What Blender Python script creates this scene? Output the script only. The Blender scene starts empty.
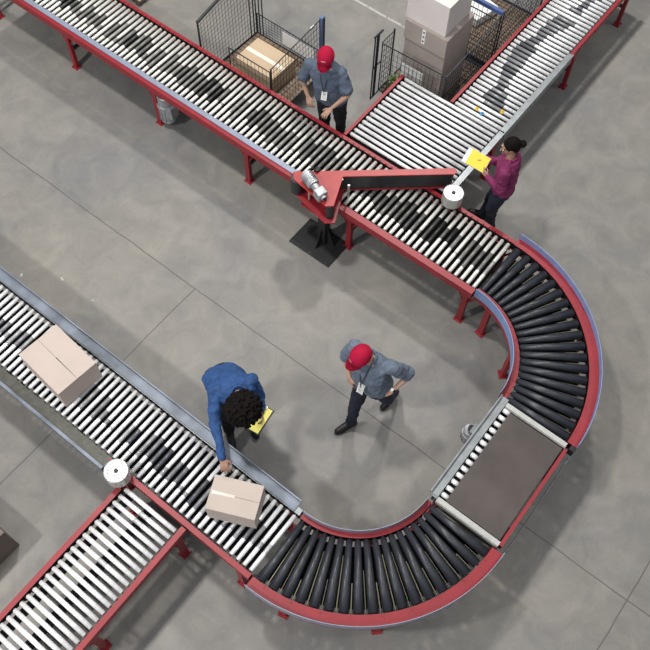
import bpy, bmesh, math, random
from mathutils import Vector, Matrix
from math import pi, sin, cos, radians
random.seed(7)
S = bpy.context.scene
COL = S.collection
V = Vector

# ------------------------------------------------------------------ materials
def nodes(name):
    m = bpy.data.materials.new(name); m.use_nodes = True
    nt = m.node_tree; b = nt.nodes['Principled BSDF']
    return m, nt, b

def mat(name, col, rough=.5, metal=0., noise=0., nscale=8., bump=0., bscale=60., coat=0.):
    m, nt, b = nodes(name)
    b.inputs['Roughness'].default_value = rough
    b.inputs['Metallic'].default_value = metal
    if coat: b.inputs['Coat Weight'].default_value = coat
    tc = nt.nodes.new('ShaderNodeTexCoord')
    if noise:
        n = nt.nodes.new('ShaderNodeTexNoise'); n.inputs['Scale'].default_value = nscale; n.inputs['Detail'].default_value = 6
        nt.links.new(tc.outputs['Object'], n.inputs['Vector'])
        r = nt.nodes.new('ShaderNodeValToRGB')
        r.color_ramp.elements[0].position = .3; r.color_ramp.elements[1].position = .7
        r.color_ramp.elements[0].color = tuple(c * (1 - noise) for c in col) + (1,)
        r.color_ramp.elements[1].color = tuple(min(1, c * (1 + noise * .6)) for c in col) + (1,)
        nt.links.new(n.outputs['Fac'], r.inputs['Fac']); nt.links.new(r.outputs['Color'], b.inputs['Base Color'])
    else:
        b.inputs['Base Color'].default_value = tuple(col) + (1,)
    if bump:
        n2 = nt.nodes.new('ShaderNodeTexNoise'); n2.inputs['Scale'].default_value = bscale; n2.inputs['Detail'].default_value = 4
        nt.links.new(tc.outputs['Object'], n2.inputs['Vector'])
        bp = nt.nodes.new('ShaderNodeBump'); bp.inputs['Strength'].default_value = bump; bp.inputs['Distance'].default_value = .01
        nt.links.new(n2.outputs['Fac'], bp.inputs['Height']); nt.links.new(bp.outputs['Normal'], b.inputs['Normal'])
    return m

def roller_mat(name, bright, worn, rough):
    """steel tube with a band of dark rubbed-in dirt; the band's ends and depth come from each roller's own properties"""
    m, nt, b = nodes(name)
    L = nt.links
    tc = nt.nodes.new('ShaderNodeTexCoord'); sx = nt.nodes.new('ShaderNodeSeparateXYZ'); L.new(tc.outputs['Object'], sx.inputs[0])
    def attr(n):
        a = nt.nodes.new('ShaderNodeAttribute'); a.attribute_type = 'OBJECT'; a.attribute_name = n; return a.outputs['Fac']
    def mth(op, a, c):
        k = nt.nodes.new('ShaderNodeMath'); k.operation = op
        for i, v in enumerate((a, c)):
            if isinstance(v, (int, float)): k.inputs[i].default_value = v
            else: L.new(v, k.inputs[i])
        return k.outputs[0]
    nz = nt.nodes.new('ShaderNodeTexNoise'); nz.inputs['Scale'].default_value = 14; nz.inputs['Detail'].default_value = 5
    L.new(tc.outputs['Object'], nz.inputs['Vector'])
    xx = mth('ADD', sx.outputs['X'], mth('MULTIPLY', mth('SUBTRACT', nz.outputs['Fac'], .5), .03))
    ms = mth('MULTIPLY', mth('GREATER_THAN', xx, attr('wear_start')), mth('LESS_THAN', xx, attr('wear_end')))
    ms = mth('MULTIPLY', ms, attr('wear_tone'))
    mx = nt.nodes.new('ShaderNodeMix'); mx.data_type = 'RGBA'
    mx.inputs['A'].default_value = tuple(bright) + (1,); mx.inputs['B'].default_value = tuple(worn) + (1,)
    L.new(ms, mx.inputs['Factor'])
    sm = nt.nodes.new('ShaderNodeMix'); sm.data_type = 'RGBA'; sm.blend_type = 'MULTIPLY'; sm.inputs['Factor'].default_value = 1
    r = nt.nodes.new('ShaderNodeValToRGB'); r.color_ramp.elements[0].color = (.78, .78, .76, 1); r.color_ramp.elements[0].position = .3; r.color_ramp.elements[1].position = .6
    L.new(nz.outputs['Fac'], r.inputs['Fac']); L.new(mx.outputs['Result'], sm.inputs['A']); L.new(r.outputs['Color'], sm.inputs['B'])
    L.new(sm.outputs['Result'], b.inputs['Base Color'])
    b.inputs['Metallic'].default_value = .22; b.inputs['Roughness'].default_value = rough
    return m

def floor_mat():
    m, nt, b = nodes('polished_concrete'); L = nt.links
    tc = nt.nodes.new('ShaderNodeTexCoord')
    def noise(sc, det, dist=0.):
        n = nt.nodes.new('ShaderNodeTexNoise'); n.inputs['Scale'].default_value = sc; n.inputs['Detail'].default_value = det; n.inputs['Distortion'].default_value = dist
        n.inputs['Roughness'].default_value = .65
        L.new(tc.outputs['Object'], n.inputs['Vector']); return n.outputs['Fac']
    def ramp(f, e):
        r = nt.nodes.new('ShaderNodeValToRGB'); r.color_ramp.elements[0].position = e[0][0]; r.color_ramp.elements[1].position = e[1][0]
        r.color_ramp.elements[0].color = e[0][1] + (1,); r.color_ramp.elements[1].color = e[1][1] + (1,)
        L.new(f, r.inputs['Fac']); return r.outputs['Color']
    def mix(a, c, bt, fac=1.):
        k = nt.nodes.new('ShaderNodeMix'); k.data_type = 'RGBA'; k.blend_type = bt
        if isinstance(fac, float): k.inputs['Factor'].default_value = fac
        else: L.new(fac, k.inputs['Factor'])
        for s, v in (('A', a), ('B', c)):
            if isinstance(v, tuple): k.inputs[s].default_value = v + (1,)
            else: L.new(v, k.inputs[s])
        return k.outputs['Result']
    def mth(op, a, c=0.):
        k = nt.nodes.new('ShaderNodeMath'); k.operation = op
        for i, v in enumerate((a, c)):
            if isinstance(v, (int, float)): k.inputs[i].default_value = v
            else: L.new(v, k.inputs[i])
        return k.outputs[0]
    base = ramp(noise(.55, 4, .6), ((.32, (.186, .184, .182)), (.68, (.248, .234, .205))))
    base = mix(base, ramp(noise(2.6, 9, .8), ((.3, (.78, .78, .79)), (.7, (1.12, 1.11, 1.08)))), 'MULTIPLY')
    base = mix(base, ramp(noise(38, 6), ((.3, (.94, .94, .94)), (.7, (1.04, 1.04, 1.04)))), 'MULTIPLY')
    # dark blotches and specks
    base = mix(base, ramp(noise(7, 3, .2), ((.64, (1, 1, 1)), (.74, (.88, .88, .88)))), 'MULTIPLY')
    base = mix(base, ramp(noise(22, 2), ((.73, (1, 1, 1)), (.77, (.7, .7, .7)))), 'MULTIPLY')
    # saw-cut joints and a worn painted line
    sx = nt.nodes.new('ShaderNodeSeparateXYZ'); L.new(tc.outputs['Object'], sx.inputs[0])
    wob = mth('MULTIPLY', mth('SUBTRACT', noise(1.2, 3), .5), .05)
    X = mth('ADD', sx.outputs['X'], wob); Y = mth('ADD', sx.outputs['Y'], wob)
    def line(c, at, w): return mth('LESS_THAN', mth('ABSOLUTE', mth('SUBTRACT', c, at)), w)
    j = mth('MAXIMUM', line(X, 3.245, .0068), mth('MAXIMUM', mth('MULTIPLY', line(Y, 4.362, .0068), mth('LESS_THAN', sx.outputs['X'], 3.245)), line(Y, -1.59, .0068)))
    base = mix(base, (.075, .07, .065), 'MIX', mth('MULTIPLY', j, .8))
    pm = mth('MULTIPLY', mth('MULTIPLY', line(X, 8.47, .02), mth('GREATER_THAN', sx.outputs['Y'], 4.3)), mth('GREATER_THAN', noise(9, 5), .42))
    base = mix(base, (.5, .49, .46), 'MIX', mth('MULTIPLY', pm, .7))
    L.new(base, b.inputs['Base Color'])
    L.new(mth('ADD', mth('MULTIPLY', noise(3, 6), .3), .42), b.inputs['Roughness'])
    bp = nt.nodes.new('ShaderNodeBump'); bp.inputs['Strength'].default_value = .08; bp.inputs['Distance'].default_value = .01
    L.new(noise(60, 5), bp.inputs['Height']); L.new(bp.outputs['Normal'], b.inputs['Normal'])
    return m

RED = mat('red_enamel', (.27, .016, .024), .45, 0, .12, 5, .05, 40)
REDARM = mat('orange_red_enamel', (.36, .03, .03), .42, 0, .12, 9, .05, 40)
GALV = mat('galvanised_steel', (.29, .31, .32), .42, .55, .2, 9, .06, 30)
STRIP = mat('pale_grey_blue_strip', (.27, .30, .38), .45, .2, .12, 12)
BLUEG = mat('sky_tinted_steel_strip', (.23, .33, .58), .4, .2, .12, 12)  # skylight reflection on the guard steel put into the base colour
BLUEGUARD = mat('sky_tinted_galvanised_rail', (.17, .195, .235), .5, .3, .45, 4, .05, 20)  # reflected sky tint of the galvanised rail painted into its grey
MATTE = mat('belt_and_shade_black', (.010, .010, .011), .95, 0, .3, 20)  # near-black: paints the shade in roller gaps, also serves the drive belts
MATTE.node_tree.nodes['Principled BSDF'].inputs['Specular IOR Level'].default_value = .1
BLACKR = mat('black_rubber', (.018, .02, .023), .42, 0, .25, 15, .05, 60)
SLEEVE = mat('black_roller_sleeve', (.030, .033, .040), .36, 0, .3, 9, .04, 50)
DARK = mat('dark_steel', (.02, .02, .022), .5, .3, .2, 12)
OLIVE = mat('dark_olive_steel', (.075, .075, .062), .5, .3, .3, 20)  # dark olive tone for channel insides and cross members
BELT = mat('worn_brown_belt', (.075, .060, .054), .45, 0, .35, 2.2, .06, 60)
ALU = mat('brushed_aluminium', (.50, .50, .475), .4, .5, .12, 20)
BRASS = mat('dull_brass_rod', (.22, .20, .14), .45, .4)
CAST = mat('grey_cast_motor', (.42, .43, .45), .4, .5, .35, 14, .15, 30)
WIRE = mat('dark_wire', (.035, .04, .05), .45, .6)
BLUEP = mat('blue_enamel', (.05, .09, .26), .45, 0, .15, 9)
CARD = mat('cardboard', (.47, .395, .345), .75, 0, .06, 3, .03, 90)
CARD2 = mat('tan_cardboard', (.50, .38, .25), .75, 0, .08, 3, .03, 90)
CARD3 = mat('grey_brown_cardboard', (.36, .31, .28), .75, 0, .08, 3, .03, 90)
CARDW = mat('pale_cardboard', (.66, .61, .58), .75, 0, .05, 3, .03, 90)
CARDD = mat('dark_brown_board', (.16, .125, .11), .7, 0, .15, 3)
WOOD = mat('brown_plywood', (.22, .155, .105), .7, 0, .35, 14)
SLIT = mat('box_slit', (.06, .045, .035), .8)
TAPE = mat('packing_tape', (.60, .52, .44), .15, 0, .06, 20)
PAPER = mat('white_paper', (.78, .78, .76), .6)
BADGE = mat('white_card', (.92, .92, .90), .5)
INK = mat('black_ink', (.02, .02, .02), .6)
YEL = mat('yellow_paper', (.80, .60, .05), .6)
YELP = mat('yellow_green_paper', (.80, .74, .18), .6)
PBLUE = mat('blue_sticker', (.12, .38, .62), .5)
GREENW = mat('green_wrap', (.16, .22, .07), .35, 0, .6, 30)
PLAST = mat('white_plastic', (.66, .66, .64), .4, 0, .1, 30)
SKIN1 = mat('skin_tan', (.40, .235, .165), .5, 0, .06, 10)
SKIN2 = mat('skin_light', (.52, .31, .22), .5, 0, .06, 10)
SKIN3 = mat('skin_brown', (.34, .19, .13), .5, 0, .06, 10)
LIP = mat('lip', (.36, .12, .10), .5)
EYEW = mat('eye_white', (.7, .7, .68), .3)
HAIR = mat('dark_hair', (.007, .005, .0045), .8, 0, .4, 60, .5, 120)
HAIR.node_tree.nodes['Principled BSDF'].inputs['Specular IOR Level'].default_value = .12
HAIRG = mat('cropped_dark_hair', (.03, .025, .022), .7, 0, .4, 60, .3, 120)
SHIRT1 = mat('slate_blue_shirt', (.082, .108, .155), .85, 0, .14, 9, .3, 14)
SHIRT2 = mat('grey_blue_shirt', (.125, .155, .205), .85, 0, .14, 9, .3, 14)
SHIRTB = mat('blue_coverall_shirt', (.018, .066, .20), .8, 0, .22, 10, .5, 12)
MAG = mat('magenta_sweater', (.19, .018, .085), .85, 0, .15, 11, .35, 14)
NAVY = mat('navy_trousers', (.012, .016, .032), .85, 0, .25, 10, .35, 12)
BLKT = mat('black_trousers', (.010, .011, .014), .85, 0, .25, 10, .3, 12)
SHOE = mat('black_shoe', (.010, .010, .011), .5, 0, .2, 20)
CAPR = mat('crimson_cap', (.36, .005, .035), .8, 0, .08, 14, .1, 60)
CAPR.node_tree.nodes['Principled BSDF'].inputs['Specular IOR Level'].default_value = .2
LANY = mat('lanyard', (.02, .022, .03), .6)

# ------------------------------------------------------------------ helpers
def obj(name, bm, m, parent=None, smooth=False, world=True):
    """link bm as ONE mesh object; verts are in world metres, the object sits at its parent's base"""
    me = bpy.data.meshes.new(name)
    if parent is not None and world:
        bmesh.ops.translate(bm, verts=bm.verts, vec=-parent_loc(parent))
    bm.normal_update(); bm.to_mesh(me); bm.free()
    for mm in (m if isinstance(m, (list, tuple)) else [m]): me.materials.append(mm)
    if smooth: me.shade_smooth()
    o = bpy.data.objects.new(name, me); COL.objects.link(o)
    if parent is not None: o.parent = parent
    return o

def parent_loc(p):
    v = V((0, 0, 0))
    while p is not None: v = v + p.location; p = p.parent
    return v

def thing(name, label, cat, loc=(0, 0, 0), group=None):
    o = bpy.data.objects.new(name, None); COL.objects.link(o); o.empty_display_size = .2
    o.location = loc; o['label'] = label; o['category'] = cat
    if group: o['group'] = group
    return o

def tag(o, label, cat, group=None):
    o['label'] = label; o['category'] = cat
    if group: o['group'] = group
    return o

def solo(name, bm, m, base, label, cat, group=None, smooth=False):
    base = V(base); bmesh.ops.translate(bm, verts=bm.verts, vec=-base)
    o = obj(name, bm, m, None, smooth, world=False); o.location = base
    return tag(o, label, cat, group)

def box(bm, x0, x1, y0, y1, z0, z1, M=None, mi=0):
    c = [(x, y, z) for z in (z0, z1) for y in (y0, y1) for x in (x0, x1)]
    v = [bm.verts.new(M @ V(p) if M else p) for p in c]
    for f in ((0, 2, 3, 1), (4, 5, 7, 6), (0, 1, 5, 4), (2, 6, 7, 3), (0, 4, 6, 2), (1, 3, 7, 5)):
        bm.faces.new([v[i] for i in f]).material_index = mi
    return v

def rbox(bm, x0, x1, y0, y1, z0, z1, r=.004, M=None):
    t = bmesh.new(); box(t, x0, x1, y0, y1, z0, z1)
    bmesh.ops.bevel(t, geom=t.edges[:], offset=r, segments=2, affect='EDGES', profile=.5)
    merge(bm, t, M)

def merge(bm, t, M=None, mi=None):
    if M: bmesh.ops.transform(t, matrix=M, verts=t.verts)
    mp = {v: bm.verts.new(v.co) for v in t.verts}
    for f in t.faces:
        nf = bm.faces.new([mp[v] for v in f.verts]); nf.smooth = f.smooth; nf.material_index = f.material_index if mi is None else mi
    t.free()

def frame(d, up=V((0, 0, 1))):
    d = V(d).normalized()
    if abs(d.dot(up)) > .98: up = V((1, 0, 0))
    a = d.cross(up).normalized(); b = a.cross(d).normalized()
    return a, b

def tube(bm, pts, r, seg=8, cap=True, r1=None, mi=0):
    pts = [V(p) for p in pts]; rings = []
    for i, p in enumerate(pts):
        d = (pts[min(i + 1, len(pts) - 1)] - pts[max(i - 1, 0)])
        a, b = frame(d)
        rr = r if r1 is None else r + (r1 - r) * i / (len(pts) - 1)
        rings.append([bm.verts.new(p + (a * cos(2 * pi * k / seg) + b * sin(2 * pi * k / seg)) * rr) for k in range(seg)])
    for A, B in zip(rings, rings[1:]):
        for k in range(seg): bm.faces.new((A[k], A[(k + 1) % seg], B[(k + 1) % seg], B[k])).material_index = mi
    if cap:
        bm.faces.new(rings[0][::-1]).material_index = mi; bm.faces.new(rings[-1]).material_index = mi

def cyl(bm, c, r, z0, z1, seg=32, bev=0.):
    t = bmesh.new()
    prof = [(r - bev, z0), (r, z0 + bev), (r, z1 - bev), (r - bev, z1)] if bev else [(r, z0), (r, z1)]
    rings = [[t.verts.new((c[0] + q * cos(2 * pi * k / seg), c[1] + q * sin(2 * pi * k / seg), z)) for k in range(seg)] for q, z in prof]
    for A, B in zip(rings, rings[1:]):
        for k in range(seg): t.faces.new((A[k], A[(k + 1) % seg], B[(k + 1) % seg], B[k]))
    t.faces.new(rings[0][::-1]); t.faces.new(rings[-1]); merge(bm, t)

def prism(bm, pts, z0, z1, bev=0.):
    t = bmesh.new()
    lo = [t.verts.new((p[0], p[1], z0)) for p in pts]; hi = [t.verts.new((p[0], p[1], z1)) for p in pts]
    n = len(pts)
    t.faces.new(lo[::-1]); t.faces.new(hi)
    for i in range(n): t.faces.new((lo[i], lo[(i + 1) % n], hi[(i + 1) % n], hi[i]))
    bmesh.ops.recalc_face_normals(t, faces=t.faces)
    if bev: bmesh.ops.bevel(t, geom=t.edges[:], offset=bev, segments=1, affect='EDGES')
    merge(bm, t)

def sweep(bm, prof, place, n):
    """closed profile [(a, z)...] swept through n+1 stations; place(i, a, z) -> point"""
    rings = [[bm.verts.new(place(i, a, z)) for a, z in prof] for i in range(n + 1)]
    k = len(prof)
    for A, B in zip(rings, rings[1:]):
        for i in range(k): bm.faces.new((A[i], A[(i + 1) % k], B[(i + 1) % k], B[i]))
    bm.faces.new(rings[0][::-1]); bm.faces.new(rings[-1])
    bmesh.ops.recalc_face_normals(bm, faces=bm.faces)

# ------------------------------------------------------------------ setting
bm = bmesh.new()
g = 12
vs = [[bm.verts.new((-16 + 44 * i / g, -18 + 44 * j / g, 0)) for j in range(g + 1)] for i in range(g + 1)]
for i in range(g):
    for j in range(g): bm.faces.new((vs[i][j], vs[i + 1][j], vs[i + 1][j + 1], vs[i][j + 1]))
f = obj('floor', bm, floor_mat()); f['kind'] = 'structure'

# ------------------------------------------------------------------ conveyors
H = .77
ST = roller_mat('bright_roller_steel', (.86, .85, .79), (.022, .022, .022), .34)
ST2 = roller_mat('white_roller_steel', (.95, .95, .96), (.07, .075, .09), .34)

def roller_mesh(name, L, r, m):
    bm = bmesh.new(); seg = 16
    tube(bm, [(-L / 2, 0, 0), (L / 2, 0, 0)], r, seg)
    bmesh.ops.bevel(bm, geom=[e for e in bm.edges if abs(e.verts[0].co.x - e.verts[1].co.x) < 1e-5], offset=.004, segments=2, affect='EDGES')
    for f in bm.faces: f.smooth = abs(f.normal.x) < .5
    tube(bm, [(-L / 2 - .016, 0, 0), (-L / 2 + .003, 0, 0)], .011, 6, mi=1); tube(bm, [(L / 2 - .003, 0, 0), (L / 2 + .016, 0, 0)], .011, 6, mi=1)
    me = bpy.data.meshes.new(name); bm.normal_update(); bm.to_mesh(me); bm.free()
    me.materials.append(m); me.materials.append(DARK)
    return me

def put_roller(me, parent, c, ang, wear=(0, 0, 0), name='roller'):
    o = bpy.data.objects.new(name, me); COL.objects.link(o); o.parent = parent
    o.location = V(c) - parent_loc(parent); o.rotation_euler = (random.uniform(0, 6.28) * 0, 0, ang)
    o['wear_start'], o['wear_end'], o['wear_tone'] = float(wear[0]), float(wear[1]), float(wear[2])
    return o

class Run:
    """a straight conveyor: u runs along it, v across it; axis 'x' or 'y' is the running direction"""
    def __init__(s, parent, axis): s.p = parent; s.ax = axis
    def P(s, u, v, z): return (u, v, z) if s.ax == 'x' else (v, u, z)
    def M(s): return Matrix() if s.ax == 'x' else Matrix(((0, 1, 0, 0), (1, 0, 0, 0), (0, 0, 1, 0), (0, 0, 0, 1)))
    def box(s, bm, u0, u1, v0, v1, z0, z1):
        if s.ax == 'x': box(bm, u0, u1, v0, v1, z0, z1)
        else: box(bm, v0, v1, u0, u1, z0, z1)
    def rail(s, u0, u1, vin, vout, m=None, h=.13, bolts=True, top=H):
        """C channel: top flange, web on the outer side, bottom flange"""
        bm = bmesh.new(); t = .006; d = 1 if vout > vin else -1
        pr = [(vin, top), (vout, top), (vout, top - h), (vin, top - h), (vin, top - h + t), (vout - d * t, top - h + t), (vout - d * t, top - t), (vin, top - t)]
        sweep(bm, pr, lambda i, a, z: s.P(u0 + (u1 - u0) * i, a, z), 1)
        if bolts:
            n = max(2, int((u1 - u0) / .4)); 
            for i in range(n):
                u = u0 + (i + .5) * (u1 - u0) / n
                a, b = sorted((vout, vout + d * .007)); s.box(bm, u - .009, u + .009, a, b, top - .075, top - .057)
        q = bmesh.new(); a, b = sorted((vin, vin + d * .004)); s.box(q, u0, u1, a, b, top - .095, top - .008); obj('inner_black_strip', q, MATTE, s.p)  # black strip added over the inner web, darkening the gap at the roller ends
        return obj('side_rail', bm, m or RED, s.p)
    def bolt_row(s, us, v):
        bm = bmesh.new(); box(bm, -.007, .007, -.007, .007, 0, .006)
        me = bpy.data.meshes.new('bolt'); bm.to_mesh(me); bm.free(); me.materials.append(DARK)
        for u in us:
            o = bpy.data.objects.new('bolt', me); COL.objects.link(o); o.parent = s.p; o.location = V(s.P(u, v, H)) - parent_loc(s.p)
    def guard(s, u0, u1, vin, vout, m=GALV, lip=.035, base=.004, inner_lip=.0):
        bm = bmesh.new(); t = .005; d = 1 if vout > vin else -1
        pr = [(vin, H + base + inner_lip), (vin, H + .0005), (vout, H + .0005), (vout, H + base + lip), (vout - d * .014, H + base + lip), (vout - d * .014, H + base + lip - t), (vout - d * t, H + base + lip - t), (vout - d * t, H + base), (vin + d * t, H + base), (vin + d * t, H + base + inner_lip)]
        sweep(bm, pr, lambda i, a, z: s.P(u0 + (u1 - u0) * i, a, z), 1)
        return obj('guard_rail', bm, m, s.p)
    def frame_leg(s, u, va, vb, inset=.0, m=RED, brace=True, zt=.64, sides=(1, -1)):
        """leg pair: each post, its foot plate and knee brace is a leg; one cross bar joins them"""
        for v, d in ((va, 1), (vb, -1)):
            bm = bmesh.new()
            # channel post
            s.box(bm, u - .035, u + .035, v - .005, v + .003, .012, zt + .1)
            s.box(bm, u - .035, u - .029, min(v, v + d * .045), max(v, v + d * .045), .012, zt)
            s.box(bm, u + .029, u + .035, min(v, v + d * .045), max(v, v + d * .045), .012, zt)
            # top bracket
            s.box(bm, u - .06, u + .06, min(v - d * .003, v + d * .006), max(v - d * .003, v + d * .006), zt - .07, zt + .11)
            if brace:
                for e in sides:
                    tube(bm, [s.P(u + e * .02, v + d * .02, zt - .22), s.P(u + e * .15, v + d * .02, zt + .02)], .014, 4)
            lg = obj('leg', bm, m, s.p)
            bf = bmesh.new(); s.box(bf, u - .055, u + .055, min(v - d * .03, v + d * .07), max(v - d * .03, v + d * .07), .0, .012)
            for e in (-.04, .04): s.box(bf, u + e - .008, u + e + .008, v - d * .018 - .008, v - d * .018 + .008, .012, .024)
            obj('foot_plate', bf, m, lg)
        bm = bmesh.new(); s.box(bm, u - .02, u + .02, va, vb, .30, .34); s.box(bm, u - .03, u + .03, va, vb, zt - .0, zt + .05)
        obj('cross_bar', bm, OLIVE, s.p)
    def pan(s, u0, u1, v0, v1, z=.695, name='belt_gap_shade', m=None):
        bm = bmesh.new(); s.box(bm, u0, u1, v0, v1, z - .006, z); return obj(name, bm, m or MATTE, s.p)  # drive belt widened into a black sheet that paints the roller-gap shade
    def rollers(s, us, v0, v1, r, m, wearf, z=None, gap=.018):
        L = v1 - v0 - 2 * gap; me = roller_mesh('roller', L, r, m)
        ang = pi / 2 if s.ax == 'x' else 0.
        for i, u in enumerate(us):
            put_roller(me, s.p, s.P(u, (v0 + v1) / 2, z or (H - .006 - r)), ang, wearf(i, u))

def frange(a, b, st):
    n = int(round((b - a) / st)); return [a + st * i for i in range(n + 1)]

# wear patterns (u = position along the conveyor, values in the roller's own metres)
def walk(seed, a, b, j, clean=.12, tone=(.75, 1.)):
    rn = random.Random(seed); st = {'a': a, 'b': b}
    def f(i, u):
        st['a'] += rn.uniform(-.03, .03) - .25 * (st['a'] - a); st['b'] += rn.uniform(-.03, .03) - .25 * (st['b'] - b)
        if rn.random() < clean: return (st['a'], st['a'] + rn.uniform(0, .12), rn.uniform(*tone) * .8)
        if rn.random() < .12: return (0, 0, 0)
        return (st['a'] + rn.uniform(-j, j), st['b'] + rn.uniform(-j, j), rn.uniform(*tone))
    return f

# --- A: long conveyor across the top left
t = thing('roller_conveyor', 'long red-railed roller conveyor running from the top left beneath the red diverter arm', 'conveyor', (5.3, 5.2, 0)); A = Run(t, 'y')
A.rail(1.52, 9.8, 4.915, 4.835, h=.105); A.rail(1.5, 9.8, 5.705, 5.756)
g1 = A.guard(4.12, 9.8, 4.955, 4.885, STRIP, lip=.004, base=.012)
g1['label'] = 'pale blue-grey strip along the near rail'
uA = frange(1.56, 9.22, .0832)
A.rollers(uA, 4.915, 5.70, .0228, ST, walk(3, -.16, .11, .06, .14, (.6, 1.)))
A.bolt_row([u + .0416 for u in uA], 5.716)
for u in (1.60, 3.27, 4.90, 6.48, 8.10, 9.69): A.frame_leg(u, 4.885, 5.735)
A.pan(1.55, 9.3, 4.96, 5.66)
for u in frange(2.2, 9.0, .8):
    bm = bmesh.new(); A.box(bm, u - .02, u + .02, 4.93, 5.69, .65, .68); obj('cross_brace', bm, OLIVE, t)
# gear motor slung under A
def motor(parent, c, zt, r, h, lean=(0, 0)):
    bm = bmesh.new(); M = Matrix.Translation(V((c[0], c[1], 0)))
    cyl(bm, c, r, zt - h, zt, 24, .012)
    for k in range(14):
        a = 2 * pi * k / 14; R_ = Matrix.Translation(V((c[0], c[1], 0))) @ Matrix.Rotation(a, 4, 'Z')
        box(bm, r - .002, r + .012, -.004, .004, zt - h + .04, zt - h * .45, R_)
    cyl(bm, c, r * 1.18, zt - h * .42, zt - h * .32, 24, .006)
    rbox(bm, c[0] - r * .7, c[0] + r * .7, c[1] - r * 1.45, c[1] - r * .6, zt - h * .75, zt - h * .3, .01)
    m_ = obj('drive_motor', bm, CAST, parent, False)
    b2 = bmesh.new(); cyl(b2, c, r * .5, zt, zt + .05, 16, .004); obj('motor_shaft', b2, DARK, m_)
motor(t, (4.97, 6.37), .56, .105, .46)

# --- merge bed
t = thing('roller_conveyor', 'wide bed of long white rollers left of the person in magenta', 'conveyor', (6.4, 3.3, 0)); Mg = Run(t, 'x')
Mg.rail(5.77, 7.03, 4.005, 4.047, h=.1)
uM = frange(5.85, 6.98, .0832)
Mg.rollers(uM, 2.545, 4.005, .0235, ST2, walk(5, -.05, .02, .1, .55, (.15, .35)))
gg = Mg.guard(5.96, 7.02, 2.545, 2.465, GALV, lip=.02, base=.006)
bm = bmesh.new(); Mg.box(bm, 7.02, 7.03, 3.34, 4.06, .70, .765); obj('end_plate', bm, OLIVE, t)
for u in (5.93, 6.90): Mg.frame_leg(u, 2.50, 4.03)
Mg.pan(5.80, 7.0, 2.57, 3.96)

# --- C: upper right conveyor
t = thing('roller_conveyor', 'straight roller conveyor with white rollers leaving the frame at the top right', 'conveyor', (8.7, 2.9, 0)); C = Run(t, 'x')
C.rail(8.72, 10.9, 2.53, 2.486, h=.1); C.rail(7.05, 10.9, 3.262, 3.304, h=.1)
C.rail(7.05, 8.72, 2.53, 2.475, m=GALV, top=H - .001); 
C.guard(7.04, 8.72, 2.545, 2.465, GALV, lip=.02, base=.006)
uC = frange(7.09, 10.83, .0832)
rn = random.Random(12)
def wc(i, u):
    if 7.3 < u < 9.3 or 9.5 < u < 9.95:
        c = .04 + .10 * sin((u - 7.7) * 2.2); w = .10 + .04 * sin(u * 7)
        return (c - w + rn.uniform(-.03, .03), c + w + rn.uniform(-.03, .03), rn.uniform(.7, .95))
    if rn.random() < .3: return (rn.uniform(-.2, 0), rn.uniform(0, .15), rn.uniform(.1, .35))
    return (0, 0, 0)
C.rollers(uC, 2.53, 3.262, .0238, ST2, wc)
for u in (8.93, 10.5): C.frame_leg(u, 2.50, 3.31)
C.pan(7.05, 10.9, 2.585, 3.22)

# --- B: lower left conveyor
t = thing('roller_conveyor', 'roller conveyor on the left carrying two cartons, lined by grey channels', 'conveyor', (1.3, 4.0, 0)); B = Run(t, 'y')
B.rail(1.47, 7.0, 1.685, 1.75, m=GALV, top=H - .001)
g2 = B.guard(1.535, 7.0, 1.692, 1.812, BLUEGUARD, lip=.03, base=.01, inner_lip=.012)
B.rail(1.47, 3.33, .972, .918, h=.105); B.rail(3.33, 7.0, .975, .915, m=OLIVE, top=H - .001)
g3 = B.guard(3.31, 7.0, .945, .845, OLIVE, lip=.02, base=.004); g3['label'] = 'dark olive inner channel'
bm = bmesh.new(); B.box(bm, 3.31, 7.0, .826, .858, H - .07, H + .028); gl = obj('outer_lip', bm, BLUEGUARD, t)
uB = frange(1.505, 6.9, .0822)
B.rollers(uB, .975, 1.685, .0230, ST2, walk(9, -.13, .10, .05, .2, (.55, 1.)))
for u in (1.62, 3.25, 4.87, 6.45): B.frame_leg(u, .935, 1.72)
B.pan(1.5, 7.0, 1.02, 1.64)
for u in frange(2.2, 6.8, .8):
    bm = bmesh.new(); B.box(bm, u - .02, u + .02, .98, 1.68, .65, .68); obj('cross_brace', bm, OLIVE, t)

# --- D: bottom left spur
t = thing('roller_conveyor', 'short red-railed spur conveyor leaving the frame at the bottom left corner', 'conveyor', (-.2, 2.65, 0)); D = Run(t, 'x')
D.rail(-1.9, .90, 2.30, 2.243, h=.1); D.rail(-1.9, .80, 3.012, 3.066, h=.1)
uD = frange(-1.85, .80, .0812)
rn2 = random.Random(4)
D.rollers(uD, 2.30, 3.012, .0238, ST2, lambda i, u: ((-.05, .06, .5) if i == len(uD) - 2 or rn2.random() < .1 else (0, 0, 0)))
for u in (.80, -.37, -1.5): D.frame_leg(u, 2.275, 3.035, sides=(-1,))
D.pan(-1.9, .85, 2.88, 2.97); D.pan(-1.9, .85, 2.62, 2.72); D.pan(-1.9, .85, 2.44, 2.58, m=OLIVE, z=.68)

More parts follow.
